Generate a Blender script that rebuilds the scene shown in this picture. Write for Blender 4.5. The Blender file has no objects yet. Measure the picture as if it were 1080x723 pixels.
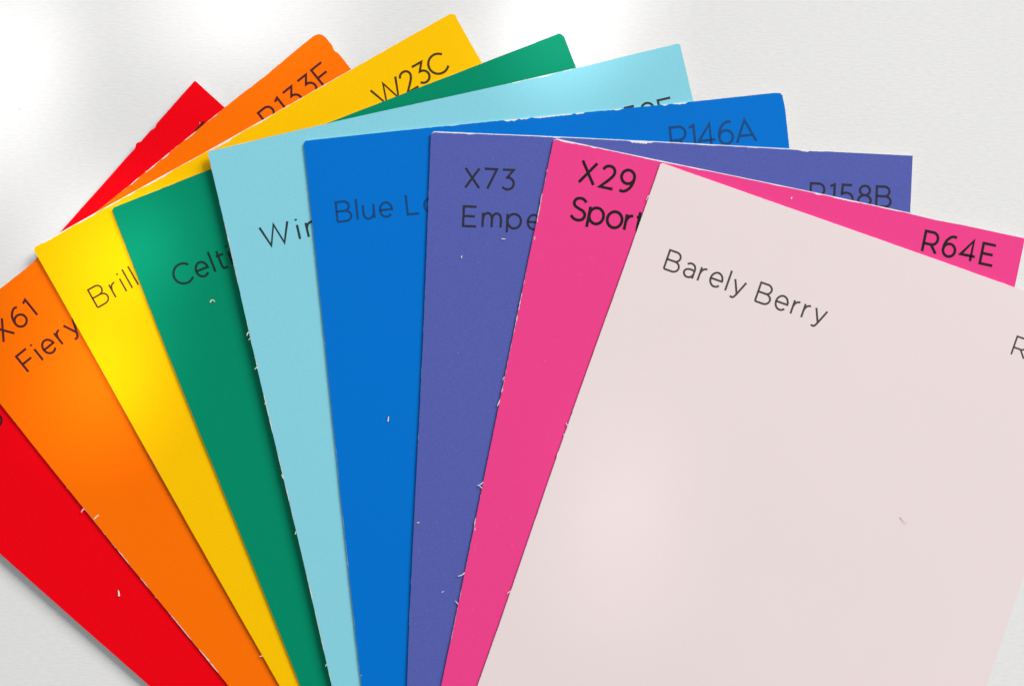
import bpy, bmesh, math, random
from mathutils import Vector, Matrix

# ------------------------------------------------------------------ camera, world, lamps, exposure
scene = bpy.context.scene
C = scene.collection
MM = 0.001
PX = 314.0 / 1080.0 * MM            # metres per photograph pixel on the tabletop
CAM_H = 0.450
cam_data = bpy.data.cameras.new('camera')
cam_data.sensor_width = 36.0
cam_data.lens = 36.0 * 450.0 / 314.0
cam_data.clip_start = 0.01
cam_data.clip_end = 50.0
cam = bpy.data.objects.new('camera', cam_data)
cam.location = (0, 0, CAM_H)
C.objects.link(cam)
scene.camera = cam

world = bpy.data.worlds.new('World')
scene.world = world
world.use_nodes = True
bg = world.node_tree.nodes['Background']
bg.inputs['Color'].default_value = (0.955, 0.975, 1.0, 1)
bg.inputs['Strength'].default_value = 0.37

scene.view_settings.view_transform = 'Standard'
scene.view_settings.look = 'None'
scene.view_settings.gamma = 1.0
scene.view_settings.use_curve_mapping = False
scene.view_settings.exposure = 0.06


def aim(o, target):
    d = Vector(target) - o.location
    o.rotation_euler = d.to_track_quat('-Z', 'Y').to_euler()


# broad window light from the upper right of the picture
kd = bpy.data.lights.new('window_light', 'AREA')
kd.shape = 'RECTANGLE'
kd.size = 1.9
kd.size_y = 1.9
kd.energy = 190.0
kd.color = (1.0, 0.98, 0.955)
key = bpy.data.objects.new('window_light', kd)
key.location = (2.35, 2.40, 2.10)
C.objects.link(key)
aim(key, (0, 0, 0))


def pix(px, py, z=0.0):
    s = PX * (CAM_H - z) / CAM_H
    return Vector(((px - 540.0) * s, (361.5 - py) * s, z))


# soft dapples of brighter window light that fall across the table and the cards
def dapple(px, py, r_px, energy, col=(1.0, 0.99, 0.97)):
    sd = bpy.data.lights.new('light_dapple', 'SPOT')
    o = bpy.data.objects.new('light_dapple', sd)
    tgt = pix(px, py, 0.003)
    o.location = tgt + Vector((0.31, 0.33, 1.05))
    C.objects.link(o)
    aim(o, tgt)
    sd.spot_size = 2 * math.atan(r_px * PX * 1.15 / (tgt - o.location).length)
    sd.spot_blend = 1.0
    sd.shadow_soft_size = 0.012
    sd.energy = energy
    sd.color = col


for spec in ((0, 15, 100, 14), (0, 95, 95, 13), (3, 165, 80, 7),
             (210, -14, 95, 13), (295, -10, 95, 13),
             (612, -16, 100, 16), (585, 46, 66, 20),
             (104, 250, 80, 18), (156, 262, 50, 22), (116, 335, 80, 18), (104, 415, 72, 26),
             (648, 490, 85, 2.8), (648, 590, 90, 3.6)):
    dapple(*spec)


# ------------------------------------------------------------------ materials
def srgb(r, g, b):
    def f(c):
        c /= 255.0
        return c / 12.92 if c <= 0.04045 else ((c + 0.055) / 1.055) ** 2.4
    return (f(r), f(g), f(b), 1)


def new_mat(name):
    m = bpy.data.materials.new(name)
    m.use_nodes = True
    nt = m.node_tree
    return m, nt, nt.nodes['Principled BSDF']


def noise(nt, scale, detail=3.0, rough=0.55, vec=None, mapping=None):
    n = nt.nodes.new('ShaderNodeTexNoise')
    n.inputs['Scale'].default_value = scale
    n.inputs['Detail'].default_value = detail
    n.inputs['Roughness'].default_value = rough
    tc = nt.nodes.new('ShaderNodeTexCoord')
    if mapping:
        mp = nt.nodes.new('ShaderNodeMapping')
        mp.inputs['Scale'].default_value = mapping
        nt.links.new(tc.outputs['Object'], mp.inputs['Vector'])
        nt.links.new(mp.outputs['Vector'], n.inputs['Vector'])
    else:
        nt.links.new(tc.outputs['Object'], n.inputs['Vector'])
    return n


def ramp(nt, src, p0, c0, p1, c1):
    r = nt.nodes.new('ShaderNodeValToRGB')
    r.color_ramp.elements[0].position = p0
    r.color_ramp.elements[0].color = c0
    r.color_ramp.elements[1].position = p1
    r.color_ramp.elements[1].color = c1
    nt.links.new(src, r.inputs['Fac'])
    return r


def bump(nt, src, strength, dist, prev=None):
    b = nt.nodes.new('ShaderNodeBump')
    b.inputs['Strength'].default_value = strength
    b.inputs['Distance'].default_value = dist
    nt.links.new(src, b.inputs['Height'])
    if prev:
        nt.links.new(prev.outputs['Normal'], b.inputs['Normal'])
    return b


def paint_material(name, col, grain=0.04, flecks=0.0, rough=0.55):
    m, nt, bsdf = new_mat(name)
    c = Vector(col[:3])
    fine = noise(nt, 2600, 2.0, 0.6)
    broad = noise(nt, 22, 3.0, 0.5)
    lo = tuple(max(0, x * (1 - grain)) for x in c) + (1,)
    hi = tuple(min(1, x * (1 + grain)) for x in c) + (1,)
    r1 = ramp(nt, fine.outputs['Fac'], 0.3, lo, 0.7, hi)
    r2 = ramp(nt, broad.outputs['Fac'], 0.3, (0.985, 0.985, 0.985, 1), 0.7, (1, 1, 1, 1))
    mx = nt.nodes.new('ShaderNodeMix')
    mx.data_type = 'RGBA'
    mx.blend_type = 'MULTIPLY'
    mx.inputs['Factor'].default_value = 1.0
    nt.links.new(r1.outputs['Color'], mx.inputs[6])
    nt.links.new(r2.outputs['Color'], mx.inputs[7])
    out = mx.outputs[2]
    if flecks > 0:
        sp = noise(nt, 900, 1.0, 0.5)
        rs = ramp(nt, sp.outputs['Fac'], 0.74, (0, 0, 0, 1), 0.80, (flecks, flecks, flecks, 1))
        m2 = nt.nodes.new('ShaderNodeMix')
        m2.data_type = 'RGBA'
        nt.links.new(rs.outputs['Color'], m2.inputs['Factor'])
        nt.links.new(out, m2.inputs[6])
        m2.inputs[7].default_value = tuple(min(1, x * 0.6 + 0.35) for x in c) + (1,)
        out = m2.outputs[2]
    nt.links.new(out, bsdf.inputs['Base Color'])
    bsdf.inputs['Roughness'].default_value = rough
    bsdf.inputs['Specular IOR Level'].default_value = 0.06
    b = bump(nt, fine.outputs['Fac'], 0.12, 0.00005)
    nt.links.new(b.outputs['Normal'], bsdf.inputs['Normal'])
    return m


def paper_material(name, col):
    m, nt, bsdf = new_mat(name)
    n = noise(nt, 1500, 3.0, 0.6)
    c = col[:3]
    r = ramp(nt, n.outputs['Fac'], 0.3, tuple(x * 0.88 for x in c) + (1,), 0.7, col)
    nt.links.new(r.outputs['Color'], bsdf.inputs['Base Color'])
    bsdf.inputs['Roughness'].default_value = 0.9
    bsdf.inputs['Specular IOR Level'].default_value = 0.1
    return m


def ink_material(name, col):
    m, nt, bsdf = new_mat(name)
    n = noise(nt, 1800, 3.0, 0.6)
    c = col[:3]
    r = ramp(nt, n.outputs['Fac'], 0.3, tuple(x * 0.8 for x in c) + (1,), 0.75,
             tuple(min(1, x * 1.25 + 0.004) for x in c) + (1,))
    nt.links.new(r.outputs['Color'], bsdf.inputs['Base Color'])
    bsdf.inputs['Roughness'].default_value = 0.55
    bsdf.inputs['Specular IOR Level'].default_value = 0.2
    return m


PAPER = paper_material('white_paper_core', (0.86, 0.85, 0.83, 1))
FIBRE = paper_material('torn_paper_fibre', (0.84, 0.80, 0.74, 1))

# white linen-embossed tabletop
TABLE, nt, bsdf = new_mat('white_linen_surface')
hz = noise(nt, 1.0, 2.0, 0.5, mapping=(420, 1900, 100))
vt = noise(nt, 1.0, 2.0, 0.5, mapping=(1900, 420, 100))
mott = noise(nt, 9.0, 3.0, 0.5)
r1 = ramp(nt, hz.outputs['Fac'], 0.3, (0.745, 0.744, 0.740, 1), 0.7, (0.79, 0.789, 0.785, 1))
r2 = ramp(nt, mott.outputs['Fac'], 0.3, (0.975, 0.975, 0.97, 1), 0.7, (1, 1, 1, 1))
mx = nt.nodes.new('ShaderNodeMix'); mx.data_type = 'RGBA'; mx.blend_type = 'MULTIPLY'
mx.inputs['Factor'].default_value = 1.0
nt.links.new(r1.outputs['Color'], mx.inputs[6]); nt.links.new(r2.outputs['Color'], mx.inputs[7])
sp = noise(nt, 260, 1.0, 0.5)
rs = ramp(nt, sp.outputs['Fac'], 0.80, (1, 1, 1, 1), 0.84, (0.72, 0.71, 0.69, 1))
mx2 = nt.nodes.new('ShaderNodeMix'); mx2.data_type = 'RGBA'; mx2.blend_type = 'MULTIPLY'
mx2.inputs['Factor'].default_value = 1.0
nt.links.new(mx.outputs[2], mx2.inputs[6]); nt.links.new(rs.outputs['Color'], mx2.inputs[7])
nt.links.new(mx2.outputs[2], bsdf.inputs['Base Color'])
b1 = bump(nt, hz.outputs['Fac'], 0.30, 0.00012)
b2 = bump(nt, vt.outputs['Fac'], 0.15, 0.00010, b1)
nt.links.new(b2.outputs['Normal'], bsdf.inputs['Normal'])
bsdf.inputs['Roughness'].default_value = 0.7
bsdf.inputs['Specular IOR Level'].default_value = 0.2


# ------------------------------------------------------------------ helpers
def link_mesh(name, bm, mat, parent=None):
    me = bpy.data.meshes.new(name)
    bm.to_mesh(me)
    bm.free()
    me.materials.append(mat)
    o = bpy.data.objects.new(name, me)
    C.objects.link(o)
    if parent:
        o.parent = parent
    return o


def slab(bm, pts, z0, z1):
    """closed prism over an outline (counter-clockwise list of 2-D points)"""
    top = [bm.verts.new((x, y, z1)) for x, y in pts]
    bot = [bm.verts.new((x, y, z0)) for x, y in pts]
    bm.faces.new(top)
    bm.faces.new(list(reversed(bot)))
    n = len(pts)
    for i in range(n):
        j = (i + 1) % n
        bm.faces.new((top[j], top[i], bot[i], bot[j]))


# ---- the setting: a slightly uneven sheet
bm = bmesh.new()
bmesh.ops.create_grid(bm, x_segments=60, y_segments=60, size=0.7)
for f in bm.faces:
    f.smooth = True
table = link_mesh('tabletop', bm, TABLE)
table['kind'] = 'structure'
table['label'] = 'white linen-textured tabletop under the fanned colour cards'

# ------------------------------------------------------------------ single-stroke lettering (cap height = 1)


def arc(cx, cy, rx, ry, a0, a1, n=18):
    return [(cx + rx * math.cos(math.radians(a0 + (a1 - a0) * i / n)),
             cy + ry * math.sin(math.radians(a0 + (a1 - a0) * i / n))) for i in range(n + 1)]


def spl(pts, n=6):
    out = []
    P = [pts[0]] + list(pts) + [pts[-1]]
    for i in range(1, len(P) - 2):
        p0, p1, p2, p3 = P[i - 1], P[i], P[i + 1], P[i + 2]
        for k in range(n):
            t = k / n
            out.append(tuple(0.5 * ((2 * p1[a]) + (-p0[a] + p2[a]) * t + (2 * p0[a] - 5 * p1[a] + 4 * p2[a] - p3[a]) * t * t
                                    + (-p0[a] + 3 * p1[a] - 3 * p2[a] + p3[a]) * t ** 3) for a in (0, 1)))
    out.append(tuple(pts[-1]))
    return out


SIX = [arc(.31, .31, .29, .31, 0, 360, 30), spl([(.02, .31), (.04, .52), (.13, .77), (.30, .95), (.46, 1.0), (.57, .96)])]
G = {
    'A': (.82, [[(0, 0), (.41, 1), (.82, 0)], [(.14, .29), (.68, .29)]]),
    'B': (.68, [[(0, 0), (0, 1), (.36, 1)] + arc(.36, .76, .24, .24, 85, -90) + [(0, .52)],
                [(.36, .52)] + arc(.40, .26, .27, .26, 85, -90) + [(0, 0)]]),
    'C': (.82, [arc(.49, .5, .47, .5, 40, 320, 30)]),
    'E': (.62, [[(.60, 1), (0, 1), (0, 0), (.62, 0)], [(0, .51), (.54, .51)]]),
    'F': (.60, [[(.60, 1), (0, 1), (0, 0)], [(0, .48), (.53, .48)]]),
    'L': (.54, [[(0, 1), (0, 0), (.54, 0)]]),
    'R': (.66, [[(0, 0), (0, 1), (.37, 1)] + arc(.37, .70, .27, .30, 85, -90) + [(0, .40)], [(.36, .40), (.66, 0)]]),
    'S': (.64, [spl([(.58, .86), (.46, .96), (.31, 1.0), (.13, .94), (.05, .77), (.12, .61), (.32, .52), (.53, .43),
                     (.62, .26), (.54, .07), (.34, 0), (.16, .04), (.01, .16)])]),
    'W': (1.32, [[(0, 1), (.35, 0), (.66, 1), (.97, 0), (1.32, 1)]]),
    'X': (.68, [[(0, 1), (.68, 0)], [(.66, 1), (.02, 0)]]),
    '1': (.22, [[(0, .90), (.20, 1), (.20, 0)]]),
    '2': (.60, [spl([(.02, .79), (.12, .94), (.30, 1.0), (.48, .93), (.55, .74), (.47, .53), (.28, .29)]) + [(.02, 0), (.60, 0)]]),
    '3': (.60, [[(.05, 1), (.56, 1), (.27, .61)] + arc(.30, .305, .29, .305, 88, -145)]),
    '4': (.70, [[(.51, 0), (.51, 1), (.0, .25), (.70, .25)]]),
    '5': (.60, [[(.54, 1), (.11, 1)] + spl([(.08, .54), (.28, .61), (.50, .53), (.59, .31), (.50, .09), (.28, 0), (.02, .12)])]),
    '6': (.60, SIX),
    '7': (.58, [[(0, 1), (.58, 1), (.16, 0)]]),
    '8': (.60, [arc(.30, .765, .235, .235, 0, 360, 28), arc(.30, .265, .29, .265, 0, 360, 30)]),
    '9': (.60, [[(.60 - x, 1 - y) for x, y in s] for s in SIX]),
    '0': (.68, [arc(.34, .5, .34, .5, 0, 360, 32)]),
    'a': (.50, [spl([(.06, .64), (.24, .72), (.42, .65), (.49, .48)]) + [(.49, 0)],
                spl([(.49, .40), (.28, .42), (.09, .36), (.02, .21), (.10, .05), (.25, 0), (.41, .07), (.49, .22)])]),
    'e': (.60, [[(.02, .36), (.585, .36)] + arc(.30, .36, .285, .365, 5, 318, 26)]),
    'i': (.02, [[(0, 0), (0, .72)], [(0, .93), (0, 1.02)]]),
    'l': (.02, [[(0, 0), (0, 1.06)]]),
    'm': (.86, [[(0, 0), (0, .72)], spl([(0, .40), (.07, .62), (.23, .71), (.38, .62), (.43, .42)]) + [(.43, 0)],
                spl([(.43, .40), (.50, .62), (.66, .71), (.81, .62), (.86, .42)]) + [(.86, 0)]]),
    'n': (.50, [[(0, 0), (0, .72)], spl([(0, .40), (.08, .62), (.27, .71), (.44, .62), (.50, .42)]) + [(.50, 0)]]),
    'o': (.68, [arc(.34, .36, .33, .365, 0, 360, 30)]),
    'p': (.66, [[(0, -.22), (0, .72)], arc(.33, .36, .32, .365, 0, 360, 30)]),
    'r': (.28, [[(0, 0), (0, .72)], spl([(0, .38), (.06, .56), (.15, .66), (.28, .70)])]),
    't': (.38, [[(.12, .94), (.12, .20)] + spl([(.12, .20), (.15, .05), (.26, 0), (.37, .03)]), [(0, .69), (.37, .69)]]),
    'u': (.50, [[(0, .72)] + spl([(0, .30), (.06, .08), (.23, 0), (.42, .10), (.50, .32)]), [(.50, .72), (.50, 0)]]),
    'y': (.56, [[(0, .72), (.29, .02)], [(.56, .72)] + spl([(.29, .02), (.20, -.16), (.11, -.21), (.01, -.18)])]),
    ' ': (.14, []),
}


def ribbon(bm, pts, w, z):
    pts = [Vector((p[0], p[1])) for p in pts]
    q = [pts[0]]
    for p in pts[1:]:
        if (p - q[-1]).length > 1e-7:
            q.append(p)
    closed = (q[0] - q[-1]).length < 1e-6
    if closed:
        q = q[:-1]
    n = len(q)
    L, R = [], []
    for i in range(n):
        if closed:
            a, b = q[(i - 1) % n], q[(i + 1) % n]
        else:
            a, b = q[max(i - 1, 0)], q[min(i + 1, n - 1)]
        d0 = (q[i] - a) if (q[i] - a).length > 1e-9 else (b - q[i])
        d1 = (b - q[i]) if (b - q[i]).length > 1e-9 else d0
        d0 = d0.normalized(); d1 = d1.normalized()
        n0 = Vector((-d0.y, d0.x)); n1 = Vector((-d1.y, d1.x))
        nn = n0 + n1
        if nn.length < 1e-4:
            nn = n0
        nn.normalize()
        k = min(1.0 / max(nn.dot(n0), 0.3), 2.2)
        # square the end caps off a little
        p = q[i]
        L.append(bm.verts.new((p.x + nn.x * w * k / 2, p.y + nn.y * w * k / 2, z)))
        R.append(bm.verts.new((p.x - nn.x * w * k / 2, p.y - nn.y * w * k / 2, z)))
    for i in range(n if closed else n - 1):
        j = (i + 1) % n
        bm.faces.new((R[i], R[j], L[j], L[i]))


def lettering(name, text, u0, u1, v_base, cap, weight, mat, parent, local, ztop):
    """text from u0 to u1 (pixels along the card's top edge), baseline v_base below it"""
    WID = 1.07 if weight < 0.115 else 1.02
    adv = [G[c][0] * WID for c in text]
    gaps = max(len(text) - 1, 1)
    track = ((u1 - u0) / cap - sum(adv)) / gaps if u1 else 0.2
    bm = bmesh.new()
    x = 0.0
    k = 0
    for c, a in zip(text, adv):
        for s in G[c][1]:
            pts = [local(u0 + (x + p[0] * WID) * cap, v_base - p[1] * cap) for p in s]
            ribbon(bm, pts, weight * 1.14 * cap * PX, ztop + 0.000012 + 0.000002 * (k % 4))
            k += 1
        x += a + track
    return link_mesh(name, bm, mat, parent)


# ------------------------------------------------------------------ the colour cards
W = 147.0 * MM
H = 208.0 * MM
CORE_T = 0.42 * MM
FILM_T = 0.05 * MM
STEP = CORE_T + FILM_T + 0.02 * MM
X0 = (790 - 540) * PX               # where the fan is pressed together


def edge_noise(rng, n, amp, pers):
    """slowly varying plus jagged, never negative"""
    v, out = 0.0, []
    for i in range(n):
        v = v * pers + rng.gauss(0, 1) * (1 - pers)
        out.append(v)
    m = max(abs(x) for x in out) or 1
    return [max(0.0, x / m) * amp for x in out]


def outline(rng, wave, inset, dents, corners, chips, step=0.0004):
    """rectangle W x H centred on the origin; counter-clockwise from top-left downwards.
    inset: per-edge (top, left, right, bottom) = (base, jag); dents/chips: {edge: [(pos_px, half_width_px, depth_px)]}"""
    def profile(edge, length):
        n = max(int(length / step), 2)
        base, jag = inset[edge]
        nz = edge_noise(rng, n + 1, jag * PX, 0.72)
        slow = edge_noise(rng, n + 1, jag * PX * 1.2, 0.97)
        out = []
        for i in range(n + 1):
            s = i / n * length
            wa, wl, wp = wave[edge]
            d = base * PX + nz[i] * 0.6 + slow[i] + wa * PX * math.sin(s / wl + wp)
            for (p, hw, dep) in dents.get(edge, []):
                t = abs(s / PX - p) / hw
                if t < 1:
                    d += dep * PX * (1 - t * t) ** 2
            for (p, hw, dep) in chips.get(edge, []):
                if abs(s / PX - p) < hw:
                    t = abs(s / PX - p) / hw
                    d += dep * 0.85 * PX * (0.55 + 0.6 * rng.random()) * (1 - t ** 4)
            out.append((s, d))
        return out

    def cut(edge_s, length, r0, r1):
        return r0 <= edge_s <= length - r1
    rt, rl, rb, rr = corners['tl'], corners['bl'], corners['br'], corners['tr']
    pts = []
    # left edge, top to bottom
    for s, d in profile('left', H):
        if cut(s, H, rt, rl):
            pts.append((-W / 2 + d, H / 2 - s))
    for s, d in profile('bottom', W):
        if cut(s, W, rl, rb):
            pts.append((-W / 2 + s, -H / 2 + d))
    rp = profile('right', H)
    for s, d in reversed(rp):
        if cut(s, H, rr, rb):
            pts.append((W / 2 - d, H / 2 - s))
    if rr > 0.0012:    # rounded top-right corner
        cx, cy = W / 2 - rr, H / 2 - rr
        for k in range(1, 8):
            a = math.radians(90 * k / 8)
            pts.append((cx + rr * math.cos(a) - 0.00002, cy + rr * math.sin(a) - 0.00002))
    tp = profile('top', W)
    for s, d in reversed(tp):
        if cut(s, W, rt, rr):
            pts.append((-W / 2 + s, H / 2 - d))
    return pts


FLAGS = []


def card(idx, tl, deg, slope, colour, ink, label, name=None, code=None, code2=None, weight=0.105,
         inset=None, chips=None, dents=None, rr=0.0004, grain=0.045, flecks=0.0, rough=0.55, fibres=(), loose=(), seed=0, w_in=0.085):
    rng = random.Random(100 + idx * 7 + seed)
    zb = idx * STEP + 0.00003

    def zplane(x):
        return zb + slope * (X0 - x)
    def on_plane(p):
        z = 0.003
        for _ in range(6):
            q = pix(p[0], p[1], z)
            z = zplane(q.x) + CORE_T + FILM_T
        return pix(p[0], p[1], z)
    N = Vector((slope, 0, 1)).normalized()
    th = math.radians(deg)
    U = Vector((math.cos(th), math.sin(th), -slope * math.cos(th))).normalized()
    V = N.cross(U)                                   # towards the card's top edge
    corner = Vector((tl[0] * MM, tl[1] * MM, zplane(tl[0] * MM)))
    centre = corner + U * (W / 2) - V * (H / 2)
    root = bpy.data.objects.new('colour_card', None)
    root.empty_display_size = 0.02
    C.objects.link(root)
    M = Matrix((U, V, N)).transposed().to_4x4()
    root.matrix_world = Matrix.Translation(centre) @ M
    root['label'] = label
    root['category'] = 'card'
    root['group'] = 'fanned colour sample cards'
    inv = root.matrix_world.inverted()

    base_in = {'top': (0.3, 0.7), 'left': (0.0, 0.5), 'right': (0.0, 0.3), 'bottom': (0.2, 0.4)}
    base_in.update(inset or {})
    corners = {'tl': 0.0005, 'bl': 0.0005, 'br': 0.0005, 'tr': rr}
    wave = {e: (rng.uniform(0.4, 0.9), rng.uniform(0.018, 0.035), rng.uniform(0, 6.28)) for e in base_in}
    core_in = {e: (0.0, 0.25) for e in base_in}
    bm = bmesh.new()
    slab(bm, outline(rng, wave, core_in, dents or {}, corners, {}), 0.0, CORE_T)
    link_mesh('paper_core', bm, PAPER, root)
    bm = bmesh.new()
    slab(bm, outline(rng, wave, base_in, dents or {}, corners, chips or {}), CORE_T, CORE_T + FILM_T)
    film = paint_material('paint', colour, grain, flecks, rough)
    link_mesh('paint_layer', bm, film, root)
    ztop = CORE_T + FILM_T
    inkm = ink_material('ink', ink)

    def local(u, v):
        return (-W / 2 + u * PX, H / 2 - v * PX)
    for spec, nm in ((name, 'colour_name'), (code, 'colour_code'), (code2, 'colour_code')):
        if spec:
            text, u0, u1, vb, cap = spec[:5]
            lettering(nm, text, u0, u1, vb, cap, spec[5] if len(spec) > 5 else weight, inkm, root, local, ztop)

    # torn paper fibres that still hang on the cut edge
    for (px, py, ang, length, curl, wd) in fibres:
        p = inv @ on_plane((px, py))
        if abs(p.x + W / 2) < 12 * PX:
            p.x = -W / 2 + 0.4 * PX
        wd, length = wd * 0.62, length * 0.85
        fbm = bmesh.new()
        tube(fbm, p.x, p.y, CORE_T * 0.7, ang - math.degrees(math.atan2(U.y, U.x)), length, curl, wd, rng)
        link_mesh('torn_fibre', fbm, FIBRE, root)
    FLAGS.append((zplane, on_plane, N, U))
    return root


def tube(bm, x, y, z, ang, length, curl, wd, rng, nseg=6):
    """a thin curled sliver of paper; ang degrees from +x, length and width in pixels"""
    a = math.radians(ang)
    px, py, pz = x, y, z
    rings = []
    L = length * PX / nseg
    for i in range(nseg + 1):
        t = i / nseg
        r = wd * PX * 0.5 * (1.0 - 0.55 * t)
        nx, ny = -math.sin(a), math.cos(a)
        rings.append([bm.verts.new((px + nx * r * cx, py + ny * r * cx, pz + r * cz * 0.6))
                      for cx, cz in ((1, 0), (0.3, 1), (-1, 0.2), (-0.2, -1))])
        a += math.radians(curl) / nseg + rng.uniform(-0.08, 0.08)
        px += math.cos(a) * L
        py += math.sin(a) * L
        pz += L * 0.10
    for i in range(nseg):
        for k in range(4):
            m = (k + 1) % 4
            bm.faces.new((rings[i][k], rings[i][m], rings[i + 1][m], rings[i + 1][k]))
    bm.faces.new(list(reversed(rings[0])))
    bm.faces.new(rings[-1])


S = lambda mm: mm * MM / (790 * PX)     # lift at the photograph's left border, in mm

card(0, (-194.6, -29.5), 48.2, S(2.0), srgb(238, 0, 18), srgb(60, 10, 14),
     'bright red card, lowest of the fan, at lower left on the white tabletop',
     name=('o', 92, 0, 88, 21), code=('E', 466, 0, 56.5, 21), grain=0.10,
     dents={'top': [(440, 5, 1.5), (415, 5, -2)]}, inset={'top': (0, 0.3), 'left': (0, 0.3)},
     fibres=[(211, 133, 70, 5, 40, 3)])
card(1, (-173.0, 2.8), 38.85, S(2.2), srgb(255, 113, 0), srgb(78, 24, 22),
     'orange card lettered X61 Fiery, between the red and yellow cards',
     name=('Fiery', 44, 115, 86.5, 20.5), code=('X61', 43, 89, 46, 20.5), code2=('R133F', 401, 486, 47, 21),
     rr=0.0022, dents={'right': [(25, 6, 1.5)]},
     inset={'top': (0, 0.9), 'left': (0, 0.8)},
     chips={'top': [(278, 9, 1.6), (297, 6, 1.2), (255, 7, 1.2), (331, 9, 1.0)], 'left': [(300, 10, 0.9), (335, 7, 0.9), (395, 24, 1.0), (440, 18, 1.1)]},
     fibres=[(84, 540, 200, 7, 60, 2.4), (100, 547, 60, 8, -20, 4.5), (69, 519, 160, 4, 0, 2), (136, 596, 110, 4, 20, 2.2), (165, 632, 150, 4, 0, 2)])
card(2, (-145.73, 28.64), 29.436, S(2.7), srgb(250, 194, 0), srgb(72, 52, 8),
     'yellow card lettered Brill, with W23C at its upper corner',
     name=('Brill', 29, 78, 87, 21, 0.075), code=('W23C', 389, 472, 50, 21, 0.105),
     inset={'top': (0.35, 1.0), 'left': (0, 0.4)}, rr=0.0018,
     chips={'top': [(30, 20, 0.9), (66, 12, 1.3), (96, 10, 1.2), (118, 6, 1.4), (150, 18, 1.4), (225, 14, 1.5), (275, 12, 1.3)]},
     fibres=[(248, 563, 170, 4, 20, 1.8), (274, 694, 150, 5, 40, 2.2)])
card(3, (-121.66, 40.93), 21.464, S(2.9), srgb(0, 137, 101), srgb(6, 46, 38),
     'deep green card lettered Celti, between the yellow and pale blue cards',
     name=('Celti', 34, 97, 101.5, 21), inset={'top': (0, 0.35), 'left': (0, 0.3)}, rr=0.0016)
card(4, (-92.19, 57.73), 13.123, S(5.6), srgb(134, 206, 222), srgb(40, 56, 58),
     'pale sky blue card lettered Win, its edge lifted above the green card',
     name=('Win', 35, 94, 110, 21), code=('R59E', 412, 484, 74, 21),
     inset={'top': (0, 0.5), 'left': (0.15, 0.8)}, chips={'top': [(360, 8, 1.3), (385, 6, 0.9), (330, 5, 1.0)],
                                                       'left': [(225, 8, 0.9), (285, 18, 0.9), (265, 6, 1.0), (470, 8, 1.0), (560, 6, 0.9)]},
     fibres=[(262, 350, 195, 6, 70, 2.6), (264, 356, 230, 4, 0, 2), (269, 387, 215, 5, 20, 2), (280, 424, 240, 3, 0, 2), (296, 505, 140, 6, -40, 2.2), (312, 560, 250, 4, 10, 2.2), (342, 700, 230, 4, 10, 2)])
card(5, (-63.23, 60.88), 6.147, S(5.8), srgb(0, 112, 204), srgb(0, 66, 122),
     'strong blue card lettered Blue Lo, with R146A at its upper corner',
     name=('Blue Lo', 27, 133, 87, 20.5), code=('R146A', 382, 471, 48.5, 23),
     inset={'top': (0, 0.6), 'left': (0, 0.3)}, rr=0.0009, dents={'right': [(2, 16, 1.5)], 'top': [(511, 18, 2)]},
     chips={'top': [(218, 8, 2.2), (232, 6, 1.4), (255, 16, 1.6), (275, 8, 1.3), (290, 5, 1.6), (396, 8, 2.0), (380, 3, 1.5), (330, 4, 1.0)]},
     fibres=[(381, 716, 75, 6, 20, 2.4)])
card(6, (-24.33, 64.02), -2.523, S(6.3), srgb(85, 94, 170), srgb(38, 38, 52),
     'violet blue card lettered X73 Empe, between the blue and hot pink cards',
     name=('Empe', 37, 117, 97, 20.5), code=('X73', 37, 88, 57, 20.5), code2=('R158B', 399, 484, 56.5, 21),
     inset={'top': (0.9, 0.6), 'left': (0, 0.3)}, grain=0.12, flecks=0.10,
     chips={'top': [(219, 13, 2.4), (390, 6, 1.2), (40, 5, 0.8), (130, 4, 0.8), (400, 14, 0.7)]})
card(7, (12.78, 62.09), -11.70, S(6.6), srgb(234, 66, 138), srgb(22, 12, 18),
     'hot pink card lettered X29 Sport, with R64E at its upper corner',
     name=('Sport', 33, 110, 79, 23, 0.12), code=('X29', 34, 91, 40, 23, 0.12), code2=('R64E', 402, 478, 36.5, 21.5, 0.12),
     inset={'top': (0.8, 0.7), 'left': (0.0, 0.9)}, grain=0.04, flecks=0.10,
     chips={'top': [(14, 9, 1.2), (42, 3, 1.0), (282, 4, 1.2), (310, 12, 0.6)]},
     fibres=[(577, 176, 250, 6, 0, 2), (567, 216, 95, 15, -20, 1.6), (565, 226, 250, 9, 20, 2), (561, 245, 265, 8, 0, 2.4),
             (556, 270, 250, 5, 0, 2.2), (547, 314, 255, 8, 10, 2.2), (543, 331, 245, 8, 0, 2.8), (531, 396, 220, 6, 30, 1.8),
             (527, 405, 265, 9, -20, 2.2), (524, 420, 250, 9, 0, 2.6), (506, 507, 235, 9, -50, 2), (500, 513, 130, 6, 20, 1.6),
             (498, 545, 250, 7, 0, 2), (496, 551, 265, 8, 10, 2.4), (485, 602, 250, 10, -70, 2.2), (478, 636, 120, 6, 0, 1.6)])
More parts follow.
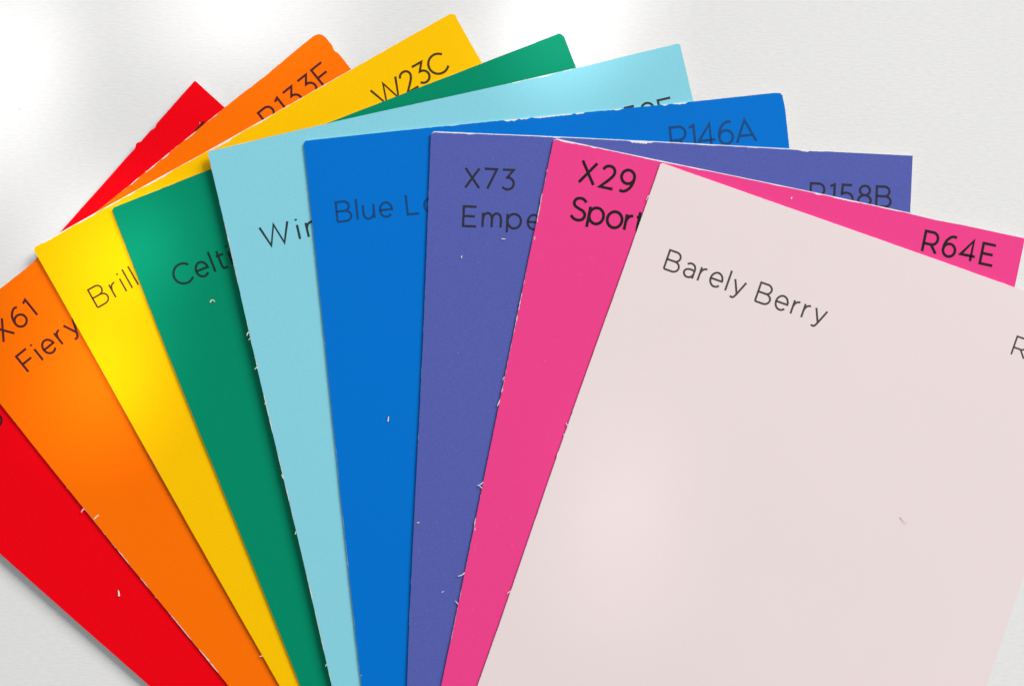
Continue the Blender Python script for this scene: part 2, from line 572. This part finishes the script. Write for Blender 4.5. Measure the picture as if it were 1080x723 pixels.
card(8, (45.0, 54.9), -19.357, S(6.8), srgb(231, 216, 217), srgb(76, 68, 68),
     'pale blush pink card lettered Barely Berry, topmost of the fan',
     name=('Barely Berry', 40, 217, 104, 20.5, 0.092), code=('R', 415, 0, 67, 20, 0.085),
     inset={'top': (0.2, 0.3), 'left': (0.2, 0.5)}, grain=0.012,
     fibres=[(693, 209, 225, 7, 20, 1.8), (674, 283, 150, 6, 30, 2), (598, 450, 100, 6, 30, 2), (596, 455, 230, 5, 0, 2),
             (590, 474, 230, 9, 20, 2.4), (586, 484, 260, 6, 0, 2), (561, 548, 240, 4, 0, 2), (535, 622, 200, 5, 30, 2)])


# ------------------------------------------------------------------ loose crumbs and hairs lying on the cards
def crumb(idx, px, py, ang, length, curl, wd, name, label, mat=FIBRE):
    zplane, on_plane, N, U = FLAGS[idx]
    p = on_plane((px, py))
    rng = random.Random(int(px * 7 + py))
    bm = bmesh.new()
    wd *= 0.75
    tube(bm, 0, 0, wd * PX * 0.3 + 0.00002, ang, length * 0.9, curl, wd, rng, 7)
    o = link_mesh(name, bm, mat)
    o.location = p
    o['label'] = label
    o['category'] = 'paper scrap'
    o['group'] = 'loose paper scraps on the cards'
    return o


crumb(0, 125.5, 628, 88, 7, 10, 3.2, 'paper_crumb', 'short white paper crumb lying on the red card')
crumb(3, 222, 319, 110, 8, -190, 2.2, 'paper_curl', 'hooked white paper curl lying on the green card')
crumb(5, 409, 444, 75, 6, 10, 2.2, 'paper_crumb', 'tiny white paper sliver lying on the blue card')
crumb(6, 529, 252, 0, 5, 10, 1.8, 'paper_crumb', 'small white dash of paper under Empe on the violet card')
crumb(6, 486.5, 272, 80, 3, 0, 2.0, 'paper_crumb', 'white paper speck below the m of Empe, on the violet card')
crumb(6, 440, 551, 10, 3, 0, 1.8, 'paper_crumb', 'white paper speck low on the violet card beside the blue card')
crumb(6, 466, 624, 30, 3, 0, 1.4, 'paper_crumb', 'lowest faint paper speck on the violet card beside the pink card')
crumb(7, 834, 210, 60, 3, 0, 1.8, 'paper_crumb', 'white paper speck on the upper strip of the hot pink card')
HAIR = paper_material('grey_hair', srgb(176, 162, 156))
crumb(8, 949, 545, -52, 11, 8, 0.8, 'stray_hair', 'short grey stray hair lying on the blush pink card', HAIR)
